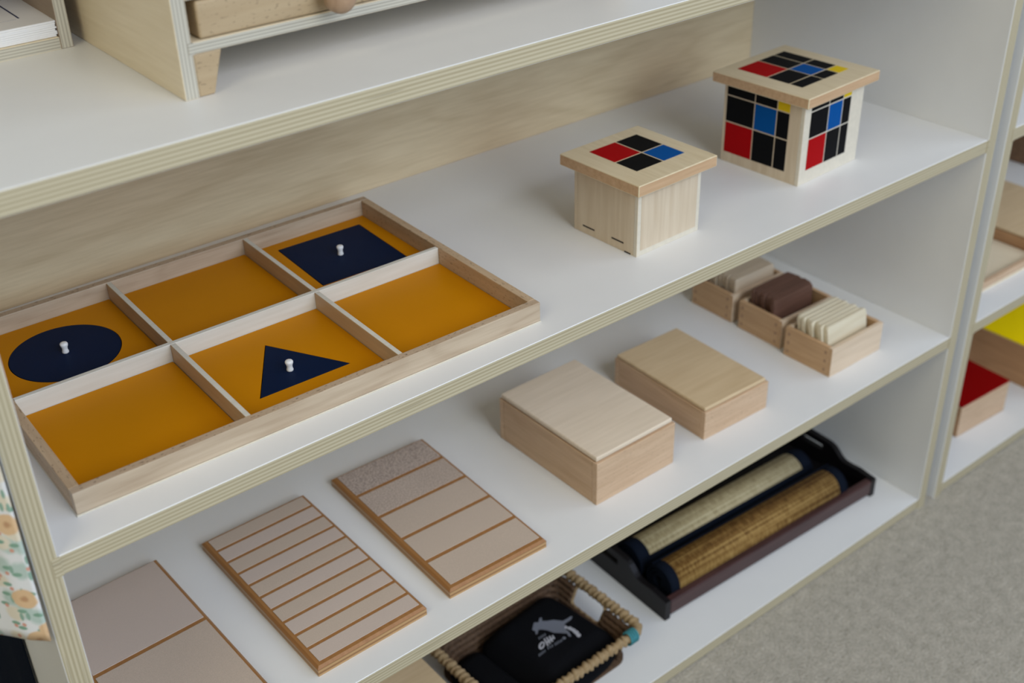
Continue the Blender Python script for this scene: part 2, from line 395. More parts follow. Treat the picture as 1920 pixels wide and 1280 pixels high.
# ------------------------------------------------------------------ divided tray with geometric plates
TX, TY, TA = 0.02896, 0.03474, R(-1.051); TW, TD, TH = 0.45203, 0.31466, 0.02138
tr = thing('divided_tray', 'wide shallow pale wood tray with six square compartments on the second shelf from the top', 'tray', (TX, TY, Z3), TA)
wl = 0.0085
b = B(); b.box(-0.0006, -0.0008, 0, TW+0.0006, TD, 0.0014, 0, 0.0004, 1); b.build('base', M['boxply_edge'], tr)
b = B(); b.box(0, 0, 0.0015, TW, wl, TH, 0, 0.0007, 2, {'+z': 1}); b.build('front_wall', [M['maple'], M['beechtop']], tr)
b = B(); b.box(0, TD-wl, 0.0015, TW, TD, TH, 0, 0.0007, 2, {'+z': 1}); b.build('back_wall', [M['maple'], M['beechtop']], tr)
for x0 in (0, TW-wl):
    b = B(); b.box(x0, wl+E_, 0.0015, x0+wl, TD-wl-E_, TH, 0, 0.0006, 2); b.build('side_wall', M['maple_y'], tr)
DV = 0.1585; dvt = 0.005; DU = (0.1512, 0.3002)
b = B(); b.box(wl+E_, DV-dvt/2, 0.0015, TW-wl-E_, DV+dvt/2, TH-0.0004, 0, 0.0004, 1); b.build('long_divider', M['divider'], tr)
for u in DU:
    for v0, v1 in ((wl+E_, DV-dvt/2-E_), (DV+dvt/2+E_, TD-wl-E_)):
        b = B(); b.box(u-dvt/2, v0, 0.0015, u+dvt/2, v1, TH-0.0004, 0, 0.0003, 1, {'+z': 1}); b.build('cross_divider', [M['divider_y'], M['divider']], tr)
ue = [wl, DU[0]-dvt/2, DU[0]+dvt/2, DU[1]-dvt/2, DU[1]+dvt/2, TW-wl]
ve = [wl, DV-dvt/2, DV+dvt/2, TD-wl]
PZ0, PZ1 = 0.0016, 0.0036
def tw(u, v):   # tray coordinates to the world
    p = rot2(TA) @ Vector((u, v, 0)); return (TX+p.x, TY+p.y)
def sq_outline(cu, cv, hu, hv, n):   # n points around a rectangle, starting on the +u side, evenly by angle so that it pairs with a hole
    out = []
    for i in range(n):
        a = 2*math.pi*i/n; c, s_ = math.cos(a), math.sin(a)
        k = 1/max(abs(c)/hu, abs(s_)/hv); out.append((c*k, s_*k))
    return out
def ray_hole(poly, n):   # the hole outline sampled at the same angles
    out = []
    for i in range(n):
        a = 2*math.pi*i/n; d = Vector((math.cos(a), math.sin(a))); best = None
        for k in range(len(poly)):
            p, q = Vector(poly[k]), Vector(poly[(k+1) % len(poly)]); e = q-p
            den = d.x*e.y-d.y*e.x
            if abs(den) < 1e-12: continue
            t = (p.x*e.y-p.y*e.x)/den; s_ = (p.x*d.y-p.y*d.x)/den
            if t > 0 and -1e-9 <= s_ <= 1+1e-9 and (best is None or t < best): best = t
        out.append((d.x*best, d.y*best))
    return out
def grow(poly, g):
    c = Vector((sum(p[0] for p in poly)/len(poly), sum(p[1] for p in poly)/len(poly))); n = len(poly); out = []
    for i in range(n):   # offset outwards along the two neighbouring edges
        p0, p1, p2 = Vector(poly[i-1]), Vector(poly[i]), Vector(poly[(i+1) % n])
        e1 = (p1-p0).normalized(); e2 = (p2-p1).normalized()
        n1 = Vector((e1.y, -e1.x)); n2 = Vector((e2.y, -e2.x))
        m = (n1+n2).normalized(); k = g/max(0.2, m.dot(n1))
        out.append(tuple(p1+m*k))
    return out
def knob_prof(): return [(0.0030, 0), (0.0032, 0.0012), (0.0026, 0.0034), (0.0027, 0.0055), (0.0036, 0.0078), (0.0037, 0.0092), (0.0031, 0.0102), (0.0014, 0.0106)]
circ = [(0.0497*math.cos(2*math.pi*i/96), 0.0497*math.sin(2*math.pi*i/96)) for i in range(96)]
ctri = (0.2261, 0.0750)
tri = [(0.2264-ctri[0], 0.1253-ctri[1]), (0.1818-ctri[0], 0.0502-ctri[1]), (0.2702-ctri[0], 0.0492-ctri[1])]
aS = R(-1.4); hS = 0.0494
sqr = [(c*hS*math.cos(aS)-s_*hS*math.sin(aS), c*hS*math.sin(aS)+s_*hS*math.cos(aS)) for c, s_ in ((-1, -1), (1, -1), (1, 1), (-1, 1))]
cells = {(0, 0): ('plain', None, None), (1, 0): ('triangle', tri, ctri), (2, 0): ('plain', None, None),
         (0, 1): ('circle', circ, (0.0778, 0.2346)), (1, 1): ('plain', None, None), (2, 1): ('square', sqr, (0.3772, 0.2400))}
where = {(0, 0): 'in the front left compartment of the tray', (2, 0): 'in the front right compartment of the tray', (1, 1): 'in the back middle compartment of the tray'}
for (i, j), (kind, poly, ctr) in cells.items():
    u0, u1, v0, v1 = ue[2*i]+0.0006, ue[2*i+1]-0.0006, ve[2*j]+0.0006, ve[2*j+1]-0.0006
    if kind == 'plain':
        cu, cv = (u0+u1)/2, (v0+v1)/2; x, y = tw(cu, cv)
        b = B(); b.box(-(u1-u0)/2, -(v1-v0)/2, 0, (u1-u0)/2, (v1-v0)/2, PZ1-PZ0, 0, 0.0003, 1)
        o = b.build('yellow_plate', M['plate'], None, (x, y, Z3+PZ0), (0, 0, TA))
        tag(o, 'plain golden yellow plate '+where[(i, j)], 'plate')
    else:
        x, y = tw(*ctr)
        n = 240
        # pairs of points at the same angles as seen from the centre of the hole; the plate's corners are added
        angs = [2*math.pi*k/n for k in range(n)]
        pts = [(u0-ctr[0], v0-ctr[1]), (u1-ctr[0], v0-ctr[1]), (u1-ctr[0], v1-ctr[1]), (u0-ctr[0], v1-ctr[1])]
        gp = grow(poly, 0.0007)
        def at(pg, a):
            d = Vector((math.cos(a), math.sin(a))); best = None
            for k in range(len(pg)):
                p, q = Vector(pg[k]), Vector(pg[(k+1) % len(pg)]); e = q-p
                den = d.x*e.y-d.y*e.x
                if abs(den) < 1e-14: continue
                t = (p.x*e.y-p.y*e.x)/den; s_ = (p.x*d.y-p.y*d.x)/den
                if t > 0 and -1e-7 <= s_ <= 1+1e-7 and (best is None or t < best): best = t
            return (d.x*best, d.y*best)
        extra = [math.atan2(p[1], p[0]) % (2*math.pi) for p in pts+(gp if len(gp) < 20 else [])]
        angs = sorted(set([round(a, 7) for a in angs+extra]))
        b = B(); b.ringplate([at(pts, a) for a in angs], [at(gp, a) for a in angs], 0.0004, PZ1-PZ0, 0)
        b.box(u0-ctr[0], v0-ctr[1], 0, u1-ctr[0], v1-ctr[1], 0.0003, 1)
        o = b.build('yellow_plate', [M['plate'], M['black']], None, (x, y, Z3+PZ0), (0, 0, TA))
        tag(o, 'golden yellow square plate framing the blue %s' % kind, 'plate')
        b = B(); b.prism(poly, 0, PZ1-PZ0-0.0004+0.0003, 0, 0.0 if kind == 'circle' else 0.0002, seg=1)
        it = b.build('geometric_inset', M['inset'], None, (x, y, Z3+PZ0+0.0004), (0, 0, TA))
        tag(it, {'circle': 'dark blue circle with a small white knob', 'square': 'dark blue square with a small white knob', 'triangle': 'dark blue triangle with a small white knob'}[kind]+' set in a yellow frame', 'shape')
        kx = {'circle': (0.0, -0.0006), 'square': (-0.0025, -0.0015), 'triangle': (-0.0030, -0.0022)}[kind]
        b = B(); b.lathe(knob_prof(), 24); b.build('knob', M['knob'], it, (kx[0], kx[1], PZ1-PZ0-0.0001))

# ------------------------------------------------------------------ cube boxes
def cube_box(label, loc, ang, s, h, L, lt, painted, lidname='lid'):
    t = thing('cube_box', label, 'box', loc, ang)
    w = 0.0048
    b = B(); b.box(w+E_, w+E_, 0, s-w-E_, s-w-E_, 0.005); b.build('base', M['boxply'], t)
    def patches(b, face, cols, unit, u0, z0):
        gap = 0.0016; zs = z0
        for r_, row in enumerate(cols['rows']):
            hh = cols['h'][r_]; us = u0
            for c_, m_ in enumerate(row):
                ww = cols['w'][c_]
                z1_ = min(zs+hh-gap, h-0.0006)
                if z1_ > zs+0.0005:
                    if face == 'front': b.box(us, -0.00025, zs, us+ww-gap, 0.0002, z1_, m_)
                    else: b.box(-0.00025, s-us-ww+gap, zs, 0.0002, s-us, z1_, m_)
                us += ww
            zs += hh
    mats = [M['boxply'], M['boxply_edge'], M['red'], M['black'], M['blue'], M['yellow'], M['slot']]
    tri_cols = {'rows': [(2, 3, 3), (3, 4, 3), (3, 3, 5)], 'h': (0.0390, 0.0325, 0.02), 'w': (0.0415, 0.0318, 0.0180)}
    # left wall (faces -x)
    b = B(); b.box(0, w+E_, 0, w, s-w-E_, h-E_, 0, 0.0003, 1)
    if painted: patches(b, 'left', tri_cols, 1, 0.0045+0.0, 0.0128)
    else:
        for y0, y1, zz in ((0.0628, 0.0808, 0.0079), (0.0190, 0.0368, 0.0090), (0.0085, 0.0175, 0.0000)):
            b.box(-0.00025, y0, zz, 0.0002, y1, zz+0.0017, 6)
    b.build('left_wall', mats, t)
    b = B(); b.box(s-w, w+E_, 0, s, s-w-E_, h-E_, 0, 0.0003, 1); b.build('right_wall', mats, t)
    b = B(); b.box(0, s-w, 0, s, s, h-E_, 0, 0.0003, 1); b.build('back_wall', mats, t)
    b = B(); b.box(0, 0, 0, s, w, h-E_, 1, 0.0003, 1)
    if painted: patches(b, 'front', {**tri_cols, 'w': (0.0350, 0.0270, 0.0165)}, 1, 0.0122, 0.0165)
    else: b.box(0.0052, -0.0003, 0.006, s-0.0052, 0.0004, h-0.001, 0)
    b.build('front_wall', mats, t)
    # lid with an inlaid pattern
    o = (L-s)/2
    b = B(); b.box(-o, -o, h, s+o, s+o, h+lt, 0, 0.0010, 3, {'-y': 1, '-x': 1, '+x': 1, '+y': 1, '-z': 1})
    zt = h+lt
    def q(x0, y0, x1, y1, m_): b.box(-o+x0, -o+y0, zt-0.0002, -o+x1, -o+y1, zt+0.0002, m_)
    if painted:
        xs = ((0.0255, 0.0640), (0.0660, 0.0920), (0.0940, 0.1150)); ys = ((0.0300-0.002, 0.0425), (0.0445, 0.0755), (0.0775, 0.1190))
        xs = ((0.0255, 0.0650), (0.0668, 0.0938), (0.0956, 0.1150)); ys = ((0.0285, 0.0450), (0.0468, 0.0768), (0.0786, 0.1210))
        g = [[3, 3, 2], [3, 4, 3], [5, 3, 3]]   # columns along x; rows run front to back
        for ix in range(3):
            for iy in range(3): q(xs[ix][0], ys[iy][0], xs[ix][1], ys[iy][1], g[ix][iy])
    else:
        xs = ((0.0255, 0.0635), (0.0653, 0.0965)); ys = ((0.0282, 0.0585), (0.0603, 0.0985))
        for ix in range(2):
            for iy in range(2): q(xs[ix][0], ys[iy][0], xs[ix][1], ys[iy][1], [[3, 2], [4, 3]][ix][iy])
    b.build(lidname, [M['lid'], M['beech_edge'], M['red'], M['black'], M['blue'], M['yellow']], t)
    return t
cube_box('plain birch box whose overhanging lid has a red, black and blue four-part pattern', (0.64064, 0.06149, Z3), R(1.587), 0.09463, 0.07446, 0.11687, 0.01266, False)
cube_box('larger birch box with red, black, blue and yellow squares on its sides and lid', (0.9027, 0.06617, Z3), R(3.163), 0.11468, 0.09879, 0.13681, 0.01237, True)

# ------------------------------------------------------------------ lidded boxes on the third shelf
def lidded_box(label, loc, ang, w, d, h, lidm, lt=0.006, over=0.0, inset=0.0022, lift=0.0014, sidem='beech'):
    t = thing('lidded_box', label, 'box', loc, ang)
    hb = h-lt-lift; wl_ = 0.008
    b = B(); b.box(0, 0, 0, w, wl_, hb, 0, 0.0008); b.build('front_wall', M['beech'], t)
    b = B(); b.box(0, d-wl_, 0, w, d, hb, 0, 0.0008); b.build('back_wall', M['beech'], t)
    for x0 in (0, w-wl_):
        b = B(); b.box(x0, wl_+E_, 0, x0+wl_, d-wl_-E_, hb, 0, 0.0008); b.build('side_wall', M['beech_y'], t)
    b = B(); b.box(wl_+E_, wl_+E_, 0, w-wl_-E_, d-wl_-E_, 0.004); b.build('base', M['boxply'], t)
    b = B(); b.box(inset*0.5, inset, hb+lift, w-inset*1.5, d-inset, h, 0, 0.0016, 3)
    b.box(wl_+0.001, wl_+0.001, hb-0.004, w-wl_-0.001, d-wl_-0.001, hb+lift+0.0005, 1)
    b.build('lid', [lidm, M['beech_edge']], t)
    return t
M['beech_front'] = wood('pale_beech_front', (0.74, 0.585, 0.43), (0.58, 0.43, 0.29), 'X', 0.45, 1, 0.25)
M['beech_dark'] = wood('brown_bounce_beech_side', (0.60, 0.385, 0.215), (0.46, 0.275, 0.14), 'Y', 0.45, 1, 0.3)  # brown side wood, with warm bounced light mixed into its tone
lidded_box('wooden box with a whitish lid, nearer of the two closed boxes on the third shelf', (0.57696, 0.04723, Z2), R(0.22), 0.1229, 0.17376, 0.06503, M['lid_pale'])
lidded_box('wooden box with a tan lid, lower and farther of the two closed boxes', (0.75939, 0.05477, Z2), R(-1.4), 0.1105, 0.16268, 0.0449, M['lid_tan'], lift=0.0004, lt=0.005)

# ------------------------------------------------------------------ tablet boxes and their tablets
def tablet_box(label, x, y, ang):
    w, d, h, k = 0.106, 0.0775, 0.043, 0.006
    t = thing('tablet_box', label, 'box', (x, y, Z2), ang)
    b = B(); b.box(k+E_, k+E_, 0, w-k-E_, d-k-E_, 0.004); b.build('base', M['beech'], t)
    for y0 in (0, d-k):
        b = B(); b.box(k+E_ if y0 else 0, y0, 0, w-k-E_ if y0 else w, y0+k, h, 0, 0.0006, fm={'-x': 2})
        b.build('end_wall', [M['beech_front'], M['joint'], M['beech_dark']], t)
    for x0 in (0, w-k):
        b = B(); b.box(x0, k+E_, 0, x0+k, d, h, 0, 0.0006)
        if x0 == 0:
            for yy in (k+0.003, d-0.008):
                for q_ in range(3): b.box(-0.0003, yy, 0.006+0.013*q_, 0.001, yy+0.003, 0.010+0.013*q_, 1)
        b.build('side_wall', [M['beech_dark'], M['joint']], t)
    return t
tablet_box('open wooden box of pale tablets, nearest of the row of three boxes', 0.9838, 0.0438, R(0.1))
tablet_box('open wooden box of dark brown tablets, middle of the row of three boxes', 0.9892, 0.1318, R(-1.2))
tablet_box('open wooden box of mid brown tablets, farthest of the row of three boxes', 0.9925, 0.2222, R(-0.6))
def rrect(w, h, r, n=5):
    out = []
    for cx, cy, a0 in ((w/2-r, h/2-r, 0), (-w/2+r, h/2-r, 90), (-w/2+r, -h/2+r, 180), (w/2-r, -h/2+r, 270)):
        for i in range(n+1):
            a = R(a0+90*i/n); out.append((cx+r*math.cos(a), cy+r*math.sin(a)))
    return out
TBW, TBH, TBT = 0.080, 0.058, 0.0054
def tablet_mesh(m_):
    b = B(); b.prism(rrect(TBW, TBH, 0.005), -TBT/2, TBT/2, 0, 0.0006, seg=1)
    # stand it up: width along x, height along z, thickness along y
    bmesh.ops.transform(b.bm, matrix=Matrix.Translation((0, 0, TBH/2)) @ Matrix.Rotation(R(90), 4, 'X'), verts=b.bm.verts)
    return b
def tablets(m_, xc, ys, leans, label, group, firstlabel=None, mats=None, dx=None):
    proto = None
    for k, (yy, ln) in enumerate(zip(ys, leans)):
        if proto is None:
            proto = tablet_mesh(m_).build('wooden_tablet', m_); o = proto
        else:
            o = proto.copy()
            COL.objects.link(o)
        if mats and mats[k] is not None and mats[k] is not m_:
            o.data = proto.data.copy(); o.data.materials[0] = mats[k]
        th = ln
        o.location = (xc+(dx[k] if dx else rnd.uniform(-0.0012, 0.0012)), yy, Z2+0.0043+abs(math.sin(th))*TBT/2)
        o.rotation_euler = (-th, 0, R(rnd.uniform(-0.5, 0.5)))
        tag(o, label, 'tablet', group)
tablets(M['tabl_pale'], 1.0325, [0.0580+0.0070*k for k in range(7)], [R(9)]*7, 'pale cream tablet leaning in the nearest tablet box', 'pale tablets in the nearest box', dx=[0.003, -0.001, 0.002, -0.002, 0.001, -0.001, 0])
tablets(M['tabl_dark'], 1.0405, [0.1550+0.0064*k for k in range(7)], [R(2)]*7, 'dark brown tablet standing in the middle tablet box', 'dark tablets in the middle box', mats=[M['tabl_dark2'], None, M['tabl_dark2'], None, None, M['tabl_dark2'], None], dx=[-0.004, 0, 0.001, -0.001, 0.001, 0, -0.001])
tablets(M['tabl_mid'], 1.0430, [0.2300+0.0072*k for k in range(7)], [R(1)]*7, 'mid brown tablet standing in the farthest tablet box', 'mid brown tablets in the farthest box', mats=[M['tabl_midpale'], None, None, M['tabl_midpale'], None, None, None])

# ------------------------------------------------------------------ touch boards
def touch_board(label, loc, ang, w, d, strips, mats, side=0.0058, lab=None):
    t = thing('touch_board', label, 'board', loc, ang)
    hb = 0.0112; c = 0.0024
    # bevelled ply board
    pr = bmesh.new()
    lo = [(0, 0), (w, 0), (w, d), (0, d)]
    A = [pr.verts.new((x, y, 0)) for x, y in lo]; Bv = [pr.verts.new((x, y, hb-c)) for x, y in lo]
    Cv = [pr.verts.new((x+(c if x == 0 else -c), y+(c if y == 0 else -c), hb)) for x, y in lo]
    f = pr.faces.new(A[::-1])
    for P, Q, m_ in ((A, Bv, 0), (Bv, Cv, 1)):
        for i in range(4):
            g = pr.faces.new((P[i], P[(i+1) % 4], Q[(i+1) % 4], Q[i])); g.material_index = m_
    g = pr.faces.new(Cv); g.material_index = 1
    b = B(); b._merge(pr); b.build('board', [M['brownedge'], M['brown']], t)
    gap = 0.0041 if len(strips) > 6 else 0.0050
    v = 0.0066
    for (hh, m_, nm, lb) in strips:
        b = B(); b.box(side, v, hb+0.00005, w-0.0042, v+hh, hb+0.0007, 0, 0.0002, 1)
        o = b.build(nm, m_, t)
        if lb: o['label'] = lb
        v += hh+gap
    return t
n10 = 10; h10 = (0.2396-0.0066-0.0045-9*0.0041)/10
touch_board('sandpaper board with ten narrow strips, middle of the three boards', (0.20268, 0.02974, Z2), R(0.53), 0.12773, 0.23957,
            [(h10, M['sand'] if k % 2 == 0 else M['sand2'], 'sandpaper_strip', None) for k in range(10)], None)
h5 = (0.2398-0.0066-0.0040-4*0.005)/5
touch_board('sandpaper board with five broad strips, coarsest at the back', (0.36163, 0.03369, Z2), R(-1.37), 0.1270, 0.23985,
            [(h5, M['sand2'], 'sandpaper_strip', None), (h5, M['sand2'], 'sandpaper_strip', None), (h5, M['sand2'], 'sandpaper_strip', None),
             (h5, M['sand4'], 'sandpaper_strip', 'slightly speckled strip'), (h5, M['sand3'], 'sandpaper_strip', 'coarse dark speckled strip')], None)
touch_board('board of two large square fields beside the left upright, partly cut off', (0.0312, 0.0352, Z2), R(1.6), 0.1270, 0.2390,
            [(0.1130, M['sand2'], 'sandpaper_strip', 'buff matt field'), (0.1110, M['sand'], 'smooth_field', 'smooth greyish field with scratches')], None)

# ------------------------------------------------------------------ bottom shelf: lacquer tray with rolled mats
tx, ty, ta = 0.7207, 0.0649, R(-1.97); tw_, td_ = 0.426, 0.235
lt = thing('serving_tray', 'dark brown lacquer tray with handle holes on the bottom shelf', 'tray', (tx, ty, Z1), ta)
b = B(); b.box(0.004, 0.004, 0, tw_-0.004, td_-0.004, 0.005, 0, 0.001); b.build('base', M['lacquer_black'], lt)
for y0, nm in ((0, 'front_wall'), (td_-0.011, 'back_wall')):
    b = B(); b.box(0.009+E_, y0, 0.0052, tw_-0.009-E_, y0+0.011, 0.030, 0, 0.002, 3); b.build(nm, M['lacquer'], lt)
def handle_wall(b, x0):
    n = 48; th = 0.009
    prof = []
    for i in range(n+1):
        s_ = i/n; y = s_*td_; e = abs(s_-0.5)*2
        z = 0.031+0.005*max(0, 1-abs(e-0.75)/0.25)*0.6+0.020*(1-1/(1+math.exp(-(e-0.42)*22)))
        prof.append((y, z))
    t = bmesh.new()
    y0h, y1h = td_*0.5-0.021, td_*0.5+0.021; zl, zh = 0.031, 0.0405
    cols = sorted(set([p[0] for p in prof]+[y0h, y1h]))
    def top(y):
        for (a, za), (c, zc) in zip(prof, prof[1:]):
            if a <= y <= c: return za+(zc-za)*(y-a)/(c-a)
        return prof[-1][1]
    def addcol(ya, yb, z0a, z0b, z1a, z1b):
        v = [t.verts.new((x, y, z)) for x in (x0, x0+th) for y, z in ((ya, z0a), (yb, z0b), (yb, z1b), (ya, z1a))]
        for ix in ((0, 3, 2, 1), (4, 5, 6, 7), (0, 1, 5, 4), (2, 3, 7, 6), (1, 2, 6, 5), (3, 0, 4, 7)): t.faces.new([v[i] for i in ix])
    for ya, yb in zip(cols, cols[1:]):
        m_ = (ya+yb)/2
        if y0h < m_ < y1h:
            addcol(ya, yb, 0, 0, zl, zl); addcol(ya, yb, zh, zh, top(ya), top(yb))
        else: addcol(ya, yb, 0, 0, top(ya), top(yb))
    bmesh.ops.remove_doubles(t, verts=t.verts, dist=1e-6)
    # drop the inner faces between neighbouring columns
    dead = [f for f in t.faces if all(len(e.link_faces) > 2 for e in f.edges)]
    b._merge(t)
for x0 in (0, tw_-0.009):
    b = B(); handle_wall(b, x0); b.build('handle_wall', M['lacquer_black'], lt)
def rolled_mat(label, x0, x1, y0, y1, r, m_, bw, flap):
    L = math.hypot(x1-x0, y1-y0); a = math.atan2(y1-y0, x1-x0)
    t = thing('rolled_mat', label, 'mat', (x0, y0, Z1+0.0052+r), a)
    mx = Matrix.Rotation(R(90), 4, 'Y')
    def spiral(b, xa, xb, r0, mat=0):
        # a rolled sheet: spiral cross-section extruded along x
        tb = bmesh.new(); n = 150; turns = 3.2; th = 0.0034
        P = []
        for i in range(n+1):
            f = i/n; ang = -2*math.pi*turns*f+R(200); rr = r0-(r0-0.0085)*f
            P.append((rr*math.cos(ang), rr*math.sin(ang), max(0.002, rr-th)*math.cos(ang), max(0.002, rr-th)*math.sin(ang)))
        rows = []
        for p in P:
            rows.append([tb.verts.new((xa, p[0], p[1])), tb.verts.new((xb, p[0], p[1])), tb.verts.new((xb, p[2], p[3])), tb.verts.new((xa, p[2], p[3]))])
        for u, v in zip(rows, rows[1:]):
            for i in range(4):
                f = tb.faces.new((u[i], u[(i+1) % 4], v[(i+1) % 4], v[i])); f.smooth = i in (0, 2)
        tb.faces.new(rows[0]); tb.faces.new(rows[-1][::-1])
        bmesh.ops.recalc_face_normals(tb, faces=tb.faces)
        b._merge(tb, mat)
    b = B(); spiral(b, bw, L-bw, r); b.build('mat', m_, t)
    for xa, xb in ((0, bw-E_), (L-bw+E_, L)):
        b = B(); spiral(b, xa, xb, r+0.0003); b.build('border', M['navy'], t)
    # the cloth binding of the mat's loose end, running along the roll
    b = B(); tb = bmesh.new(); rows = []
    for i in range(13):
        a = R(flap[0]+(flap[1]-flap[0])*i/12)
        rows.append([tb.verts.new((x, rr*math.cos(a), rr*math.sin(a))) for x, rr in ((0.0006, r+0.0009), (L-0.0006, r+0.0009), (L-0.0006, r-0.0002), (0.0006, r-0.0002))])
    for u, v in zip(rows, rows[1:]):
        for i in range(4): tb.faces.new((u[i], u[(i+1) % 4], v[(i+1) % 4], v[i])).smooth = True
    tb.faces.new(rows[0]); tb.faces.new(rows[-1][::-1])
    bmesh.ops.recalc_face_normals(tb, faces=tb.faces); b._merge(tb); b.build('border', M['navy'], t)
    return t
rolled_mat('rolled golden brown bamboo mat with dark borders, at the front of the dark tray', 0.742, 1.093, 0.1010, 0.0870, 0.0262, M['bamboo_gold'], 0.016, (20, 62))
rolled_mat('rolled pale straw bamboo mat with dark borders, behind the golden one', 0.742, 1.088, 0.1595, 0.1475, 0.0262, M['bamboo_light'], 0.020, (150, 215))

# ------------------------------------------------------------------ bottom shelf: basket with folded cloths
bx0, bx1, by0, by1, bh = 0.4262, 0.6520, 0.0310, 0.2050, 0.055
bk = thing('wicker_basket', 'small brown woven rope basket with a handle hole on the bottom shelf', 'basket', ((bx0+bx1)/2, (by0+by1)/2, Z1), R(1.5))
hw, hd = (bx1-bx0)/2, (by1-by0)/2
def rrect_pts(hw_, hd_, r, n=6, step=0.004):
    c = rrect(hw_*2, hd_*2, r, n); out = []
    for i, p in enumerate(c):
        q = c[(i+1) % len(c)]; L = math.dist(p, q); k = max(1, int(L/step))
        for j in range(k): out.append((p[0]+(q[0]-p[0])*j/k, p[1]+(q[1]-p[1])*j/k))
    return out
b = B(); b.prism(rrect((hw-0.014)*2, (hd-0.014)*2, 0.02), 0, 0.004); b.build('base', M['darkrope'], bk)
def rope(r0, pitch, amp=0.22, strands=2): return lambda L, a: r0*(1+amp*math.sin(strands*a*0.5*2+2*math.pi*L/pitch))
b = B()
ncoil = 6; r_c = 0.0042
for k in range(ncoil):
    z = 0.0046+r_c+0.0068*k; f = (z-0.006)/(bh-0.006); off = 0.026*(1-f)+0.002
    pts = rrect_pts(hw-off-0.003, hd-off-0.003, 0.016, 6, 0.0035)
    pts3 = [(p[0], p[1], z) for p in pts]
    if z > 0.028 and z < 0.049:      # interrupted by the two handle holes
        keep = lambda p: not (abs(p[1]-0.004) < 0.026 and abs(p[0]) > hw*0.7)
        # rotate the list so that a gap comes first, then split into runs
        runs, cur = [], []
        st = next(i for i, p in enumerate(pts3) if not keep(p)); seq = pts3[st:]+pts3[:st]
        for p in seq:
            if keep(p): cur.append(p)
            elif cur: runs.append(cur); cur = []
        if cur: runs.append(cur)
        for r_ in runs:
            if len(r_) > 2: b.tube(r_, rope(r_c, 0.011), 8)
    else: b.tube(pts3, rope(r_c, 0.011), 8, closed=True)
b.build('woven_wall', M['darkrope'], bk)
for i, p in enumerate(rrect_pts(hw-0.005, hd-0.005, 0.016, 3, 0.016)):
    if abs(p[1]-0.004) < 0.026 and abs(p[0]) > hw*0.7: continue
    def inw(f): return (p[0]-math.copysign(0.024*f, p[0])*(abs(p[0]) > hw*0.8), p[1]-math.copysign(0.024*f, p[1])*(abs(p[1]) > hd*0.8))
    b = B(); b.tube([(*inw(1.1), 0.005), (*inw(0.55), 0.03), (*inw(0.08), bh-0.004)], 0.0024, 6)
    b.build('stake', M['darkrope'], bk)
for sx in (-1, 1):
    xx = sx*(hw-0.008)
    loop = rrect(0.054, 0.026, 0.007, 4)
    b = B(); b.tube([(xx-sx*0.013*(1-(v+0.013)/0.026), u+0.004, 0.0375+v) for u, v in loop], rope(0.0024, 0.006), 6, closed=True)
    b.build('handle_frame', M['straw'], bk)
b = B(); pts = rrect_pts(hw-0.004, hd-0.004, 0.014, 6, 0.0020)
b.tube([(p[0], p[1], bh-0.003+0.0008*math.sin(i*0.9)) for i, p in enumerate(pts)], lambda L, a: 0.0060*(1+0.30*math.sin(2*math.pi*L/0.0085+1.2*math.cos(a))), 10, closed=True)
b.build('rim', M['straw'], bk)
b = B()   # teal yarn wound around the rim near the front right corner
for k in range(4):
    x = hw-0.030+0.0036*k
    b.tube([(x+0.001*math.sin(a), -hd+0.004+0.0080*math.cos(a), bh-0.003+0.0080*math.sin(a)) for a in [2*math.pi*i/16 for i in range(16)]], 0.0016, 6, closed=True)
tag(b.build('yarn_tie', M['teal'], bk), 'teal yarn wound around the rim')

def cloth_height(u, v, hw_, hd_, h, seed):
    ax = min(1, max(0, (1-abs(u)/hw_)*hw_/0.030)); ay = min(1, max(0, (1-abs(v)/hd_)*hd_/0.030))
    e = math.sin(ax*math.pi/2)*math.sin(ay*math.pi/2)
    wv = 0.0010*math.sin(u*70+seed)+0.0009*math.sin(v*85+u*40+seed*2)
    return h*(0.30+0.70*e)+wv*e
def folded_cloth(label, loc, ang, w, d, h, seed, rad):
    t = thing('folded_cloth', label, 'cloth', loc, ang)
    out = rrect(w, d, rad, 10); nr = 22
    b = B(); tb = bmesh.new(); rings = []
    for k in range(nr+1):
        f = k/nr; f = 1-(1-f)**1.0
        rings.append([tb.verts.new((x*(1-f*0.985), y*(1-f*0.985), 0)) for x, y in out])
    for ring in rings:
        for vv in ring: vv.co.z = cloth_height(vv.co.x, vv.co.y, w/2, d/2, h, seed)
    bot = [tb.verts.new((x*0.97, y*0.97, 0.0)) for x, y in out]
    mid = [tb.verts.new((x*1.012, y*1.012, h*0.16)) for x, y in out]
    n = len(out)
    for a_, c_ in [(bot, mid), (mid, rings[0])]+list(zip(rings, rings[1:])):
        for i in range(n): tb.faces.new((a_[i], a_[(i+1) % n], c_[(i+1) % n], c_[i]))
    tb.faces.new(bot[::-1]); tb.faces.new(rings[-1])
    for f in tb.faces: f.smooth = True
    bmesh.ops.recalc_face_normals(tb, faces=tb.faces)
    b._merge(tb)
    b.build('fabric', M['blackcloth'], t)
    return t
zc = 0.0046
under = folded_cloth('plain black folded cloth at the left of the basket, under the printed one', (0.500, 0.108, Z1+zc), R(4), 0.112, 0.128, 0.034, 1.0, 0.034)
cw, cd, chh, cseed = 0.140, 0.140, 0.046, 2.2
ccx, ccy, cang = 0.559, 0.112, R(8)
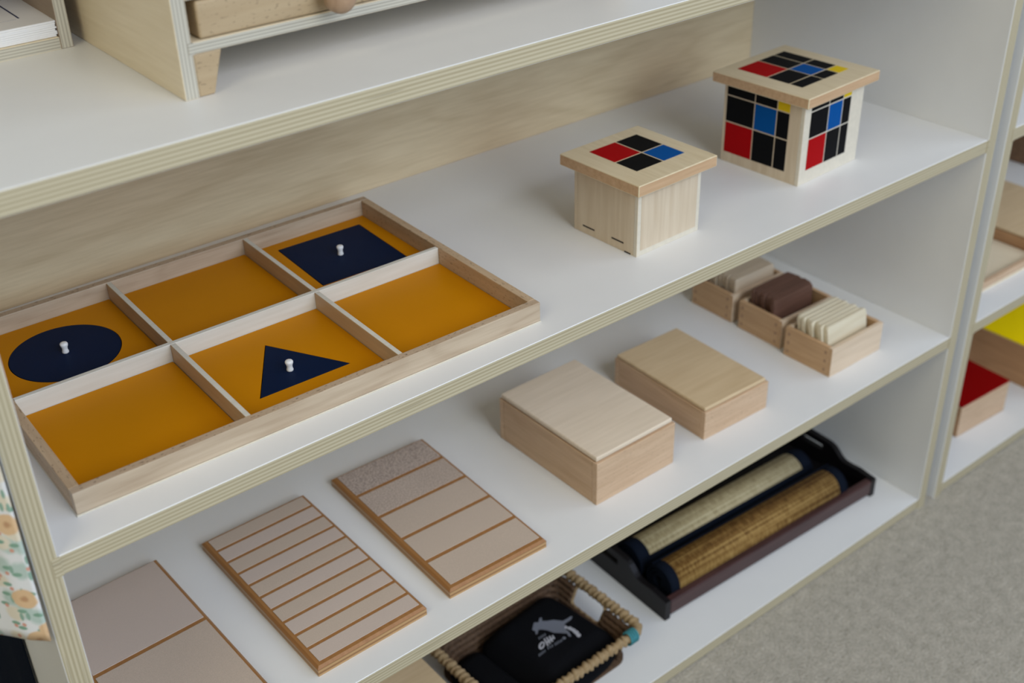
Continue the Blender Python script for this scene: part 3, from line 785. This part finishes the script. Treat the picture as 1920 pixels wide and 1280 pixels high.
# the printed cloth lies beside and slightly above the other; keep the two apart
under.location.x = 0.4655; under.scale = (0.48, 1, 1)
top_c = folded_cloth('black folded cloth printed with a grey leaping animal, lying in the basket', (ccx, ccy, Z1+zc), cang, cw, cd, chh, cseed, 0.036)
def to_cloth(x, y):
    p = rot2(-cang) @ Vector((x-ccx, y-ccy, 0)); return p.x, p.y
def print_poly(b, pts, mat):
    tb = bmesh.new(); vs = []
    for x, y in pts:
        u, v = to_cloth(x, y); vs.append(tb.verts.new((u, v, 0)))
    f = tb.faces.new(vs)
    bmesh.ops.triangulate(tb, faces=[f])
    bmesh.ops.subdivide_edges(tb, edges=list(tb.edges), cuts=2, use_grid_fill=True)
    for vv in tb.verts: vv.co.z = cloth_height(vv.co.x, vv.co.y, cw/2, cd/2, chh, cseed)+0.0007
    bmesh.ops.recalc_face_normals(tb, faces=tb.faces)
    for f in tb.faces:
        if f.normal.z < 0: f.normal_flip()
    b._merge(tb, mat)
bpr = B()
PRINT = [(0,[(0.5437,0.1263),(0.5531,0.134),(0.5581,0.1309),(0.5637,0.1357),(0.5667,0.1348),(0.5632,0.1298),(0.5686,0.1262),(0.5764,0.1228),(0.5821,0.1169),(0.5845,0.1144),(0.5919,0.114),(0.5974,0.1141),(0.5992,0.1126),(0.5944,0.1097),(0.5862,0.1092),(0.5823,0.1083),(0.5771,0.1023),(0.5775,0.0966),(0.5755,0.0891),(0.5728,0.0852),(0.5711,0.0876),(0.573,0.0932),(0.5669,0.0994),(0.5611,0.1049),(0.5582,0.113),(0.5535,0.1191),(0.5499,0.1211),(0.5442,0.1166),(0.5421,0.1173),(0.5452,0.1219)]),(1,[(0.5813,0.102),(0.5802,0.1012),(0.5789,0.1008),(0.5778,0.1009),(0.5769,0.1016),(0.5766,0.1027),(0.5768,0.104),(0.5775,0.1052),(0.5786,0.1061),(0.5799,0.1065),(0.581,0.1063),(0.5819,0.1056),(0.5822,0.1045),(0.582,0.1033)]),(1,[(0.5848,0.0973),(0.5837,0.0965),(0.5825,0.0961),(0.5814,0.0963),(0.5806,0.097),(0.5802,0.0981),(0.5804,0.0993),(0.5811,0.1004),(0.5821,0.1013),(0.5833,0.1016),(0.5845,0.1014),(0.5853,0.1007),(0.5856,0.0997),(0.5855,0.0984)]),(1,[(0.5858,0.0917),(0.5847,0.0909),(0.5835,0.0906),(0.5823,0.0908),(0.5815,0.0915),(0.5811,0.0926),(0.5812,0.0939),(0.5819,0.095),(0.583,0.0958),(0.5842,0.0962),(0.5854,0.096),(0.5862,0.0952),(0.5866,0.0941),(0.5865,0.0929)]),(1,[(0.5859,0.0854),(0.5847,0.0844),(0.5833,0.084),(0.582,0.0842),(0.581,0.085),(0.5806,0.0862),(0.5809,0.0877),(0.5817,0.089),(0.5829,0.09),(0.5843,0.0904),(0.5856,0.0902),(0.5866,0.0894),(0.587,0.0882),(0.5867,0.0868)]),(1,[(0.5842,0.0796),(0.5829,0.0786),(0.5815,0.0781),(0.5801,0.0783),(0.5792,0.0791),(0.5788,0.0803),(0.5791,0.0818),(0.58,0.0832),(0.5813,0.0842),(0.5827,0.0847),(0.5841,0.0846),(0.585,0.0838),(0.5854,0.0825),(0.5851,0.081)]),(1,[(0.5821,0.1027),(0.5864,0.0954),(0.5862,0.0873),(0.583,0.0786),(0.5797,0.0783),(0.5798,0.0844),(0.581,0.0927),(0.5793,0.1004)]),(0,[(0.5429,0.1112),(0.5406,0.1071),(0.5394,0.1076),(0.5417,0.1116)]),(0,[(0.546,0.1111),(0.5437,0.1071),(0.5425,0.1075),(0.5447,0.1116)]),(0,[(0.5491,0.1111),(0.5468,0.107),(0.5456,0.1075),(0.5478,0.1115)]),(0,[(0.5522,0.111),(0.5499,0.107),(0.5487,0.1074),(0.5509,0.1115)]),(0,[(0.5243,0.0892),(0.5223,0.0856),(0.5214,0.0859),(0.5234,0.0895)]),(0,[(0.5267,0.0893),(0.5247,0.0857),(0.5238,0.086),(0.5258,0.0896)]),(0,[(0.529,0.0894),(0.5271,0.0858),(0.5262,0.0861),(0.5282,0.0897)]),(0,[(0.5314,0.0895),(0.5294,0.0859),(0.5286,0.0862),(0.5306,0.0898)]),(0,[(0.5338,0.0896),(0.5318,0.086),(0.531,0.0863),(0.533,0.0899)]),(0,[(0.54,0.0907),(0.5378,0.0867),(0.5367,0.0871),(0.5389,0.0911)]),(0,[(0.5431,0.0903),(0.5409,0.0864),(0.5398,0.0868),(0.542,0.0907)]),(0,[(0.5462,0.09),(0.544,0.086),(0.5429,0.0864),(0.5451,0.0904)]),(0,[(0.5502,0.0896),(0.548,0.0856),(0.5471,0.086),(0.5493,0.0899)]),(0,[(0.5524,0.0895),(0.5502,0.0856),(0.5493,0.0859),(0.5515,0.0899)]),(0,[(0.5546,0.0895),(0.5524,0.0855),(0.5515,0.0859),(0.5537,0.0898)]),(0,[(0.5568,0.0895),(0.5546,0.0855),(0.5537,0.0858),(0.556,0.0898)]),(0,[(0.5591,0.0894),(0.5568,0.0854),(0.5559,0.0858),(0.5582,0.0897)]),(0,[(0.5613,0.0894),(0.559,0.0854),(0.5581,0.0857),(0.5604,0.0897)]),(0,[(0.5661,0.0872),(0.5652,0.0865),(0.5641,0.0862),(0.5631,0.0864),(0.5624,0.087),(0.5621,0.0879),(0.5622,0.089),(0.5628,0.09),(0.5637,0.0908),(0.5648,0.0911),(0.5658,0.0909),(0.5665,0.0903),(0.5669,0.0893),(0.5667,0.0882)]),(1,[(0.5364,0.0939),(0.5338,0.0928),(0.5347,0.0956),(0.5362,0.0964)]),(1,[(0.5338,0.0928),(0.5315,0.0926),(0.5334,0.0953),(0.5347,0.0956)]),(1,[(0.5315,0.0926),(0.5299,0.0933),(0.5326,0.0954),(0.5334,0.0953)]),(1,[(0.5299,0.0933),(0.5294,0.0949),(0.5325,0.096),(0.5326,0.0954)]),(1,[(0.5294,0.0949),(0.53,0.097),(0.5329,0.0969),(0.5325,0.096)]),(1,[(0.53,0.097),(0.5317,0.0993),(0.534,0.0979),(0.5329,0.0969)]),(1,[(0.5317,0.0993),(0.5342,0.1011),(0.5354,0.0989),(0.534,0.0979)]),(1,[(0.5342,0.1011),(0.5368,0.1023),(0.5368,0.0996),(0.5354,0.0989)]),(1,[(0.5368,0.1023),(0.5392,0.1025),(0.5381,0.1),(0.5368,0.0996)]),(1,[(0.5392,0.1025),(0.5407,0.1017),(0.5389,0.0999),(0.5381,0.1)]),(1,[(0.5407,0.1017),(0.5413,0.1001),(0.5391,0.0993),(0.5389,0.0999)]),(1,[(0.5413,0.1001),(0.5406,0.098),(0.5386,0.0984),(0.5391,0.0993)]),(1,[(0.5406,0.098),(0.5389,0.0958),(0.5376,0.0973),(0.5386,0.0984)]),(1,[(0.5389,0.0958),(0.5364,0.0939),(0.5362,0.0964),(0.5376,0.0973)]),(1,[(0.5463,0.1047),(0.5417,0.0915),(0.5396,0.0917),(0.5441,0.1049)]),(1,[(0.55,0.1043),(0.5459,0.0924),(0.5438,0.0926),(0.5478,0.1044)]),(1,[(0.5541,0.1036),(0.5505,0.0931),(0.548,0.0933),(0.5516,0.1038)]),(1,[(0.5577,0.1022),(0.5553,0.0952),(0.5532,0.0954),(0.5556,0.1024)]),(1,[(0.5428,0.0983),(0.5551,0.0993),(0.5545,0.0965),(0.5422,0.0955)])]
for mat_i, pts in PRINT: print_poly(bpr, pts, mat_i)
tag(bpr.build('print', [M['print_grey'], M['print_white']], top_c), 'grey leaping animal with one pale striped limb and lettering')

# birch box at the left end of the bottom shelf
lidded_box('pale birch lidded box left of the basket, mostly hidden below the third shelf', (0.275, 0.050, Z1), 0, 0.134, 0.215, 0.060, M['lid_tan'])

# ------------------------------------------------------------------ top shelf: drawer unit on legs
ux0, uy0, uw, ud, uh = 0.1842, 0.0666, 0.440, 0.300, 0.150
un = thing('drawer_unit', 'plywood drawer unit on tapered feet standing on the top shelf', 'drawer unit', (ux0, uy0, Z4), R(-0.6))
pt_ = 0.0112
for x0 in (0, uw-pt_):
    b = B(); b.box(-pt_/2, 0, -uh/2, pt_/2, ud, uh/2, 0, 0.0005, 1, {'-y': 1}); b.build('side_panel', [M['birch'], M['ply9_x']], un, (x0+pt_/2, 0, uh/2))
zb = 0.0322; bt = 0.0085
b = B(); b.box(-(uw/2-pt_)+E_, 0, -bt/2, (uw/2-pt_)-E_, ud-0.006, bt/2, 0, 0.0004, 1, {'-y': 1}); b.box(-(uw/2-pt_)-0.0030, -0.0004, -bt/2, -(uw/2-pt_)+0.001, 0.001, bt/2, 1); b.build('bottom_board', [M['birch'], M['ply9_z']], un, (uw/2, 0, zb+bt/2))
zs = 0.0705
b = B(); b.box(-(uw/2-pt_)+E_, 0, -bt/2, (uw/2-pt_)-E_, ud-0.006, bt/2, 0, 0.0004, 1, {'-y': 1}); b.build('middle_board', [M['birch'], M['ply9_z']], un, (uw/2, 0, zs+bt/2))
b = B(); b.box(-(uw/2-pt_)+E_, 0, -bt/2, (uw/2-pt_)-E_, ud-0.006, bt/2, 0, 0.0004, 1, {'-y': 1}); b.build('top_board', [M['birch'], M['ply9_z']], un, (uw/2, 0, uh-bt/2-0.0004))
b = B(); b.box(pt_+E_, ud-0.0055, zb, uw-pt_-E_, ud-E_, uh-0.001); b.build('back_panel', M['birch'], un)
for sx, xa in ((1, pt_+E_), (-1, uw-pt_-E_)):
    for ya in (0.001, ud-0.024):
        p = [(xa, 0.0), (xa+sx*0.0125, 0.0), (xa+sx*0.0225, zb-E_), (xa, zb-E_)]
        if sx < 0: p = p[::-1]
        b = B(); b.prism(p, -0.022, 0.0, 0, 0.0012, mx=Matrix.Translation((0, ya, 0)) @ Matrix.Rotation(R(90), 4, 'X'), seg=2)
        b.build('foot', M['beech_block'], un)
dw = (uw-2*pt_-0.020)/1
dr = B(); dr.box(0, 0.0015, 0, dw, ud-0.02, 0.0272, 0, 0.0022, 3)
dr = dr.build('drawer', M['beech_block'], un, (pt_+0.0078, 0.0, zb+bt+0.0004))
b = B(); b.lathe([(0.0055, 0), (0.0058, 0.006), (0.0100, 0.0105), (0.0132, 0.0165), (0.0130, 0.0215), (0.0095, 0.0255), (0.004, 0.0275)], 28, 0, Matrix.Rotation(R(90), 4, 'X'))
tag(b.build('knob', M['knobwood'], dr, (0.1068, 0.0017, 0.0150)), 'round turned wooden knob')

# ------------------------------------------------------------------ top shelf: cubby with cards
cx1, cy0 = 0.1735, 0.2533; cwid, cdep, chgt, cp = 0.168, 0.135, 0.105, 0.0100
cu = thing('paper_cubby', 'small plywood cubby holding white cards at the left end of the top shelf', 'organizer', (cx1-cwid, cy0, Z4), R(-0.9))
for x0 in (0, cwid-cp):
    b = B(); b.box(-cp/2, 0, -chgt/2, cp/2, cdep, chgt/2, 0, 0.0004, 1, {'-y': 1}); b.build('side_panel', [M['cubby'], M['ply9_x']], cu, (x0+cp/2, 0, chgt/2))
for nm, z0 in (('bottom_board', 0), ('top_board', chgt-cp)):
    b = B(); b.box(-cwid/2+cp+E_, 0, -cp/2, cwid/2-cp-E_, cdep, cp/2, 0, 0.0004, 1, {'-y': 1}); b.build(nm, [M['birch'], M['ply9_z']], cu, (cwid/2, 0, z0+cp/2))
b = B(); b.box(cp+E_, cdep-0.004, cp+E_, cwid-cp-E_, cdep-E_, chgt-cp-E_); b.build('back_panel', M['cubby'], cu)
pw, pd, pth = 0.137, 0.092, 0.0015
pb = None
for k in range(8):
    b = B(); b.box(0, 0, 0, pw, pd, pth, 0, 0.0002, 1)
    if k == 7:
        b.box(pw-0.0215, 0.026, pth, pw-0.0200, 0.088, pth+0.0001, 1)
        b.box(0.012, 0.0240, pth, pw-0.0235, 0.0246, pth+0.0001, 2)
    o = b.build('paper_card', [M['paper'], M['ink'], M['inkgrey']]) if pb is None or k == 7 else pb.copy()
    if pb is None: pb = o
    elif k < 7: COL.objects.link(o)
    o.location = (0.1632-pw+rnd.uniform(-0.0012, 0.0012), cy0+0.0022+rnd.uniform(-0.0006, 0.0006), Z4+cp+0.0003+k*(pth+0.0001))
    o.rotation_euler = (0, 0, R(-0.9))
    if k == 7: tag(o, 'white card with a dark blue line, top of the stack in the cubby', 'card', 'cards in the cubby')
    else: tag(o, 'plain white card in the stack under the blue lined card', 'card', 'cards in the cubby')

# ------------------------------------------------------------------ cloths hanging on the left side of the shelf unit
def hanging(name, label, cat, plan, z0, z1, mat, thick, folds, seed):
    """a sheet hung from the upright's side; plan = points (x, y) of its course seen from above"""
    tb = bmesh.new(); uvl = tb.loops.layers.uv.new('UVMap')
    # resample the plan
    L = [0]
    for p, q in zip(plan, plan[1:]): L.append(L[-1]+math.dist(p, q))
    nu, nv = 70, 40
    def P(s_):
        for i in range(len(plan)-1):
            if L[i] <= s_ <= L[i+1]+1e-9:
                f = (s_-L[i])/(L[i+1]-L[i]); return Vector(plan[i]).lerp(Vector(plan[i+1]), f)
        return Vector(plan[-1])
    grid = []
    for side in (0, 1):
        g = []
        for i in range(nu+1):
            row = []
            for j in range(nv+1):
                s_ = L[-1]*i/nu; p = P(s_); fz = j/nv
                q = P(min(L[-1], s_+0.003)); r_ = P(max(0, s_-0.003)); d = (q-r_).normalized(); nrm = Vector((-d.y, d.x))
                z = z0+(z1-z0)*fz+0.002*math.sin(s_*60+seed)*(1-fz)
                w = folds*math.sin(s_*95+seed+fz*1.5)*(1-0.5*fz)*min(1, s_/0.02)
                c = p+nrm*(w-side*thick)
                # gathered against the upright near the top
                gx = min(-T-0.0022-side*0, c.x*(1-0.55*fz*fz)-0.010*0.55*fz*fz)
                row.append((tb.verts.new((min(gx, -T-0.0016-thick*(1-side)), c.y, z)), (s_, z)))
            g.append(row)
        grid.append(g)
    def face(a, b_, c, d):
        try: f = tb.faces.new((a[0], b_[0], c[0], d[0]))
        except ValueError: return
        f.smooth = True
        for l, k in zip(f.loops, (a, b_, c, d)): l[uvl].uv = k[1]
    for side in (0, 1):
        g = grid[side]
        for i in range(nu):
            for j in range(nv): face(g[i][j], g[i+1][j], g[i+1][j+1], g[i][j+1])
    for i in range(nu):
        face(grid[0][i][0], grid[0][i+1][0], grid[1][i+1][0], grid[1][i][0]); face(grid[0][i][nv], grid[0][i+1][nv], grid[1][i+1][nv], grid[1][i][nv])
    for j in range(nv):
        face(grid[0][0][j], grid[0][0][j+1], grid[1][0][j+1], grid[1][0][j]); face(grid[0][nu][j], grid[0][nu][j+1], grid[1][nu][j+1], grid[1][nu][j])
    bmesh.ops.recalc_face_normals(tb, faces=tb.faces)
    me = bpy.data.meshes.new(name); tb.to_mesh(me); tb.free(); me.materials.append(mat)
    o = bpy.data.objects.new(name, me); COL.objects.link(o)
    return tag(o, label, cat)
hanging('floral_cloth', 'white cloth with peach flowers and green leaves hanging at the left edge', 'cloth',
        [(-0.0225, -0.0060), (-0.0330, 0.0040), (-0.0500, 0.0250), (-0.0640, 0.0600), (-0.0680, 0.1200), (-0.0600, 0.1900)], 0.5265, 0.86, M['floral'], 0.0016, 0.0012, 0.4)
hanging('navy_cloth', 'dark navy cloth hanging below and behind the floral one', 'cloth',
        [(-0.0208, 0.1300), (-0.0280, 0.1450), (-0.0400, 0.1800), (-0.0460, 0.2300), (-0.0400, 0.3200)], 0.30, 0.84, M['navy'], 0.0016, 0.0008, 1.7)

# ------------------------------------------------------------------ things on the second shelf unit
q1 = thing('open_tray', 'low open wooden tray on the second shelf unit at the right edge', 'tray', (1.3302, 0.0433, Z2), R(-0.7))
b = B(); b.box(0, 0, 0, 0.155, 0.25, 0.004); b.build('base', M['birch'], q1)
b = B(); b.box(0, 0, 0.0042, 0.155, 0.008, 0.0145, 0, 0.001); b.build('front_wall', M['beech'], q1)
b = B(); b.box(0, 0.242, 0.0042, 0.155, 0.25, 0.0145, 0, 0.001); b.build('back_wall', M['beech'], q1)
b = B(); b.box(0, 0.0082, 0.0042, 0.006, 0.2418, 0.0145, 0, 0.001); b.build('side_wall', M['beech_y'], q1)
q2 = lidded_box('flat tan lidded box beside the low open tray at the right edge', (1.4885, 0.035, Z2), 0, 0.168, 0.235, 0.026, M['lid_tan'], lt=0.004, lift=0.0004)
for ch in q2.children:
    if ch.name.startswith('side_wall'): ch.data.materials[0] = M['shaded_side']
q3 = thing('block_box', 'dark brown wooden box at the back of the upper compartment of the second shelf unit', 'box', (1.790, 0.235, Z2), 0)
b = B(); b.box(0, 0, 0, 0.18, 0.12, 0.05, 0, 0.002); b.build('body', M['darkwood'], q3)
b = B(); b.box(0.002, 0.002, 0.0502, 0.178, 0.118, 0.058, 0, 0.002); b.build('lid', M['darkwood'], q3)
def paint_box(label, loc, ang, w, d, h, topm, lid_t, sidem, toplabel):
    t = thing('lidded_box', label, 'box', loc, ang)
    b = B(); b.box(0, 0, 0, w, d, h-lid_t-E_, 0, 0.001, 2, {'-x': 1}); b.build('body', [M['beech'], sidem], t)  # left face takes the wood tone with shade painted in
    b = B(); b.box(0, 0, h-lid_t, w, d, h, 0, 0.001, 2); tag(b.build('lid', topm, t), toplabel)
    return t
M['redtop'] = plain('deep_red_lid', (0.24, 0.0008, 0.0015), 0.5, 0.03, spec=0.04)
M['yellowtop'] = plain('bright_yellow_lid', (0.93, 0.70, 0.002), 0.5, 0.02, spec=0.05)
paint_box('wooden box with a red lid on the lowest shelf at the right edge', (1.3645, 0.0540, Z1), R(-3), 0.124, 0.150, 0.0600, M['redtop'], 0.003, M['shaded_side'], 'deep red lid')
paint_box('wooden box with a yellow lid on the lowest shelf behind the red-lidded one', (1.573, 0.0200, Z1), R(0), 0.20, 0.20, 0.0790, M['yellowtop'], 0.003, M['shaded_side'], 'bright yellow lid')

# ------------------------------------------------------------------ camera
cam = bpy.data.cameras.new('camera'); co = bpy.data.objects.new('camera', cam); COL.objects.link(co)
rt = Vector((0.7781150926903481, -0.6276925321994449, -0.023216105369763852)); up = Vector((0.3432282250575248, 0.39394444168625087, 0.8526442179410878)); fw = Vector((0.5260525525566359, 0.6714237573139314, -0.5219759094662232))
m4 = Matrix((rt, up, -fw)).transposed().to_4x4(); m4.translation = Vector((-0.15051851, -0.73467228, 1.17653379))
co.matrix_world = m4
cam.sensor_fit = 'HORIZONTAL'; cam.sensor_width = 36; cam.lens = 2260.5843*36/1920
cam.clip_start = 0.01
cam.dof.use_dof = True; cam.dof.focus_distance = 1.09; cam.dof.aperture_fstop = 5.0
SC.camera = co

# ------------------------------------------------------------------ light
w = bpy.data.worlds.new('world'); SC.world = w; w.use_nodes = True
bg = w.node_tree.nodes['Background']; bg.inputs[0].default_value = (0.8, 0.9, 1.0, 1); bg.inputs[1].default_value = 0.015
def area(name, loc, target, sx, sy, power, col):
    l = bpy.data.lights.new(name, 'AREA'); l.shape = 'RECTANGLE'; l.size = sx; l.size_y = sy; l.energy = power; l.color = col
    o = bpy.data.objects.new(name, l); COL.objects.link(o); o.location = loc
    d = Vector(target)-Vector(loc); o.rotation_euler = d.to_track_quat('-Z', 'Y').to_euler()
    return o
area('left_lamp_light', (-1.654, -0.951, 2.178), (0.6, 0.1, 0.5), 1.3, 1.3, 17.8, (1.000, 0.924, 0.679))
area('low_front_window_light', (0.346, -2.8, 1.226), (0.6, 0.1, 0.5), 1.3, 1.3, 21.3, (0.550, 0.766, 1.000))
area('front_window_light', (0.383, -2.378, 2.178), (0.6, 0.1, 0.5), 1.3, 1.3, 36.6, (0.958, 0.991, 1.000))
area('ceiling_light', (0.461, -1.484, 3.044), (0.6, 0.1, 0.5), 1.3, 1.3, 4.1, (1.000, 0.901, 0.650))
area('right_front_window_light', (1.651, -2.154, 2.178), (0.6, 0.1, 0.5), 1.3, 1.3, 16.5, (0.583, 0.688, 1.000))
area('right_window_light', (2.754, -1.144, 2.178), (0.6, 0.1, 0.5), 1.3, 1.3, 17.1, (0.802, 0.897, 1.000))

vs = SC.view_settings
vs.view_transform = 'Standard'; vs.look = 'None'; vs.gamma = 1; vs.use_curve_mapping = False; vs.exposure = 0.0
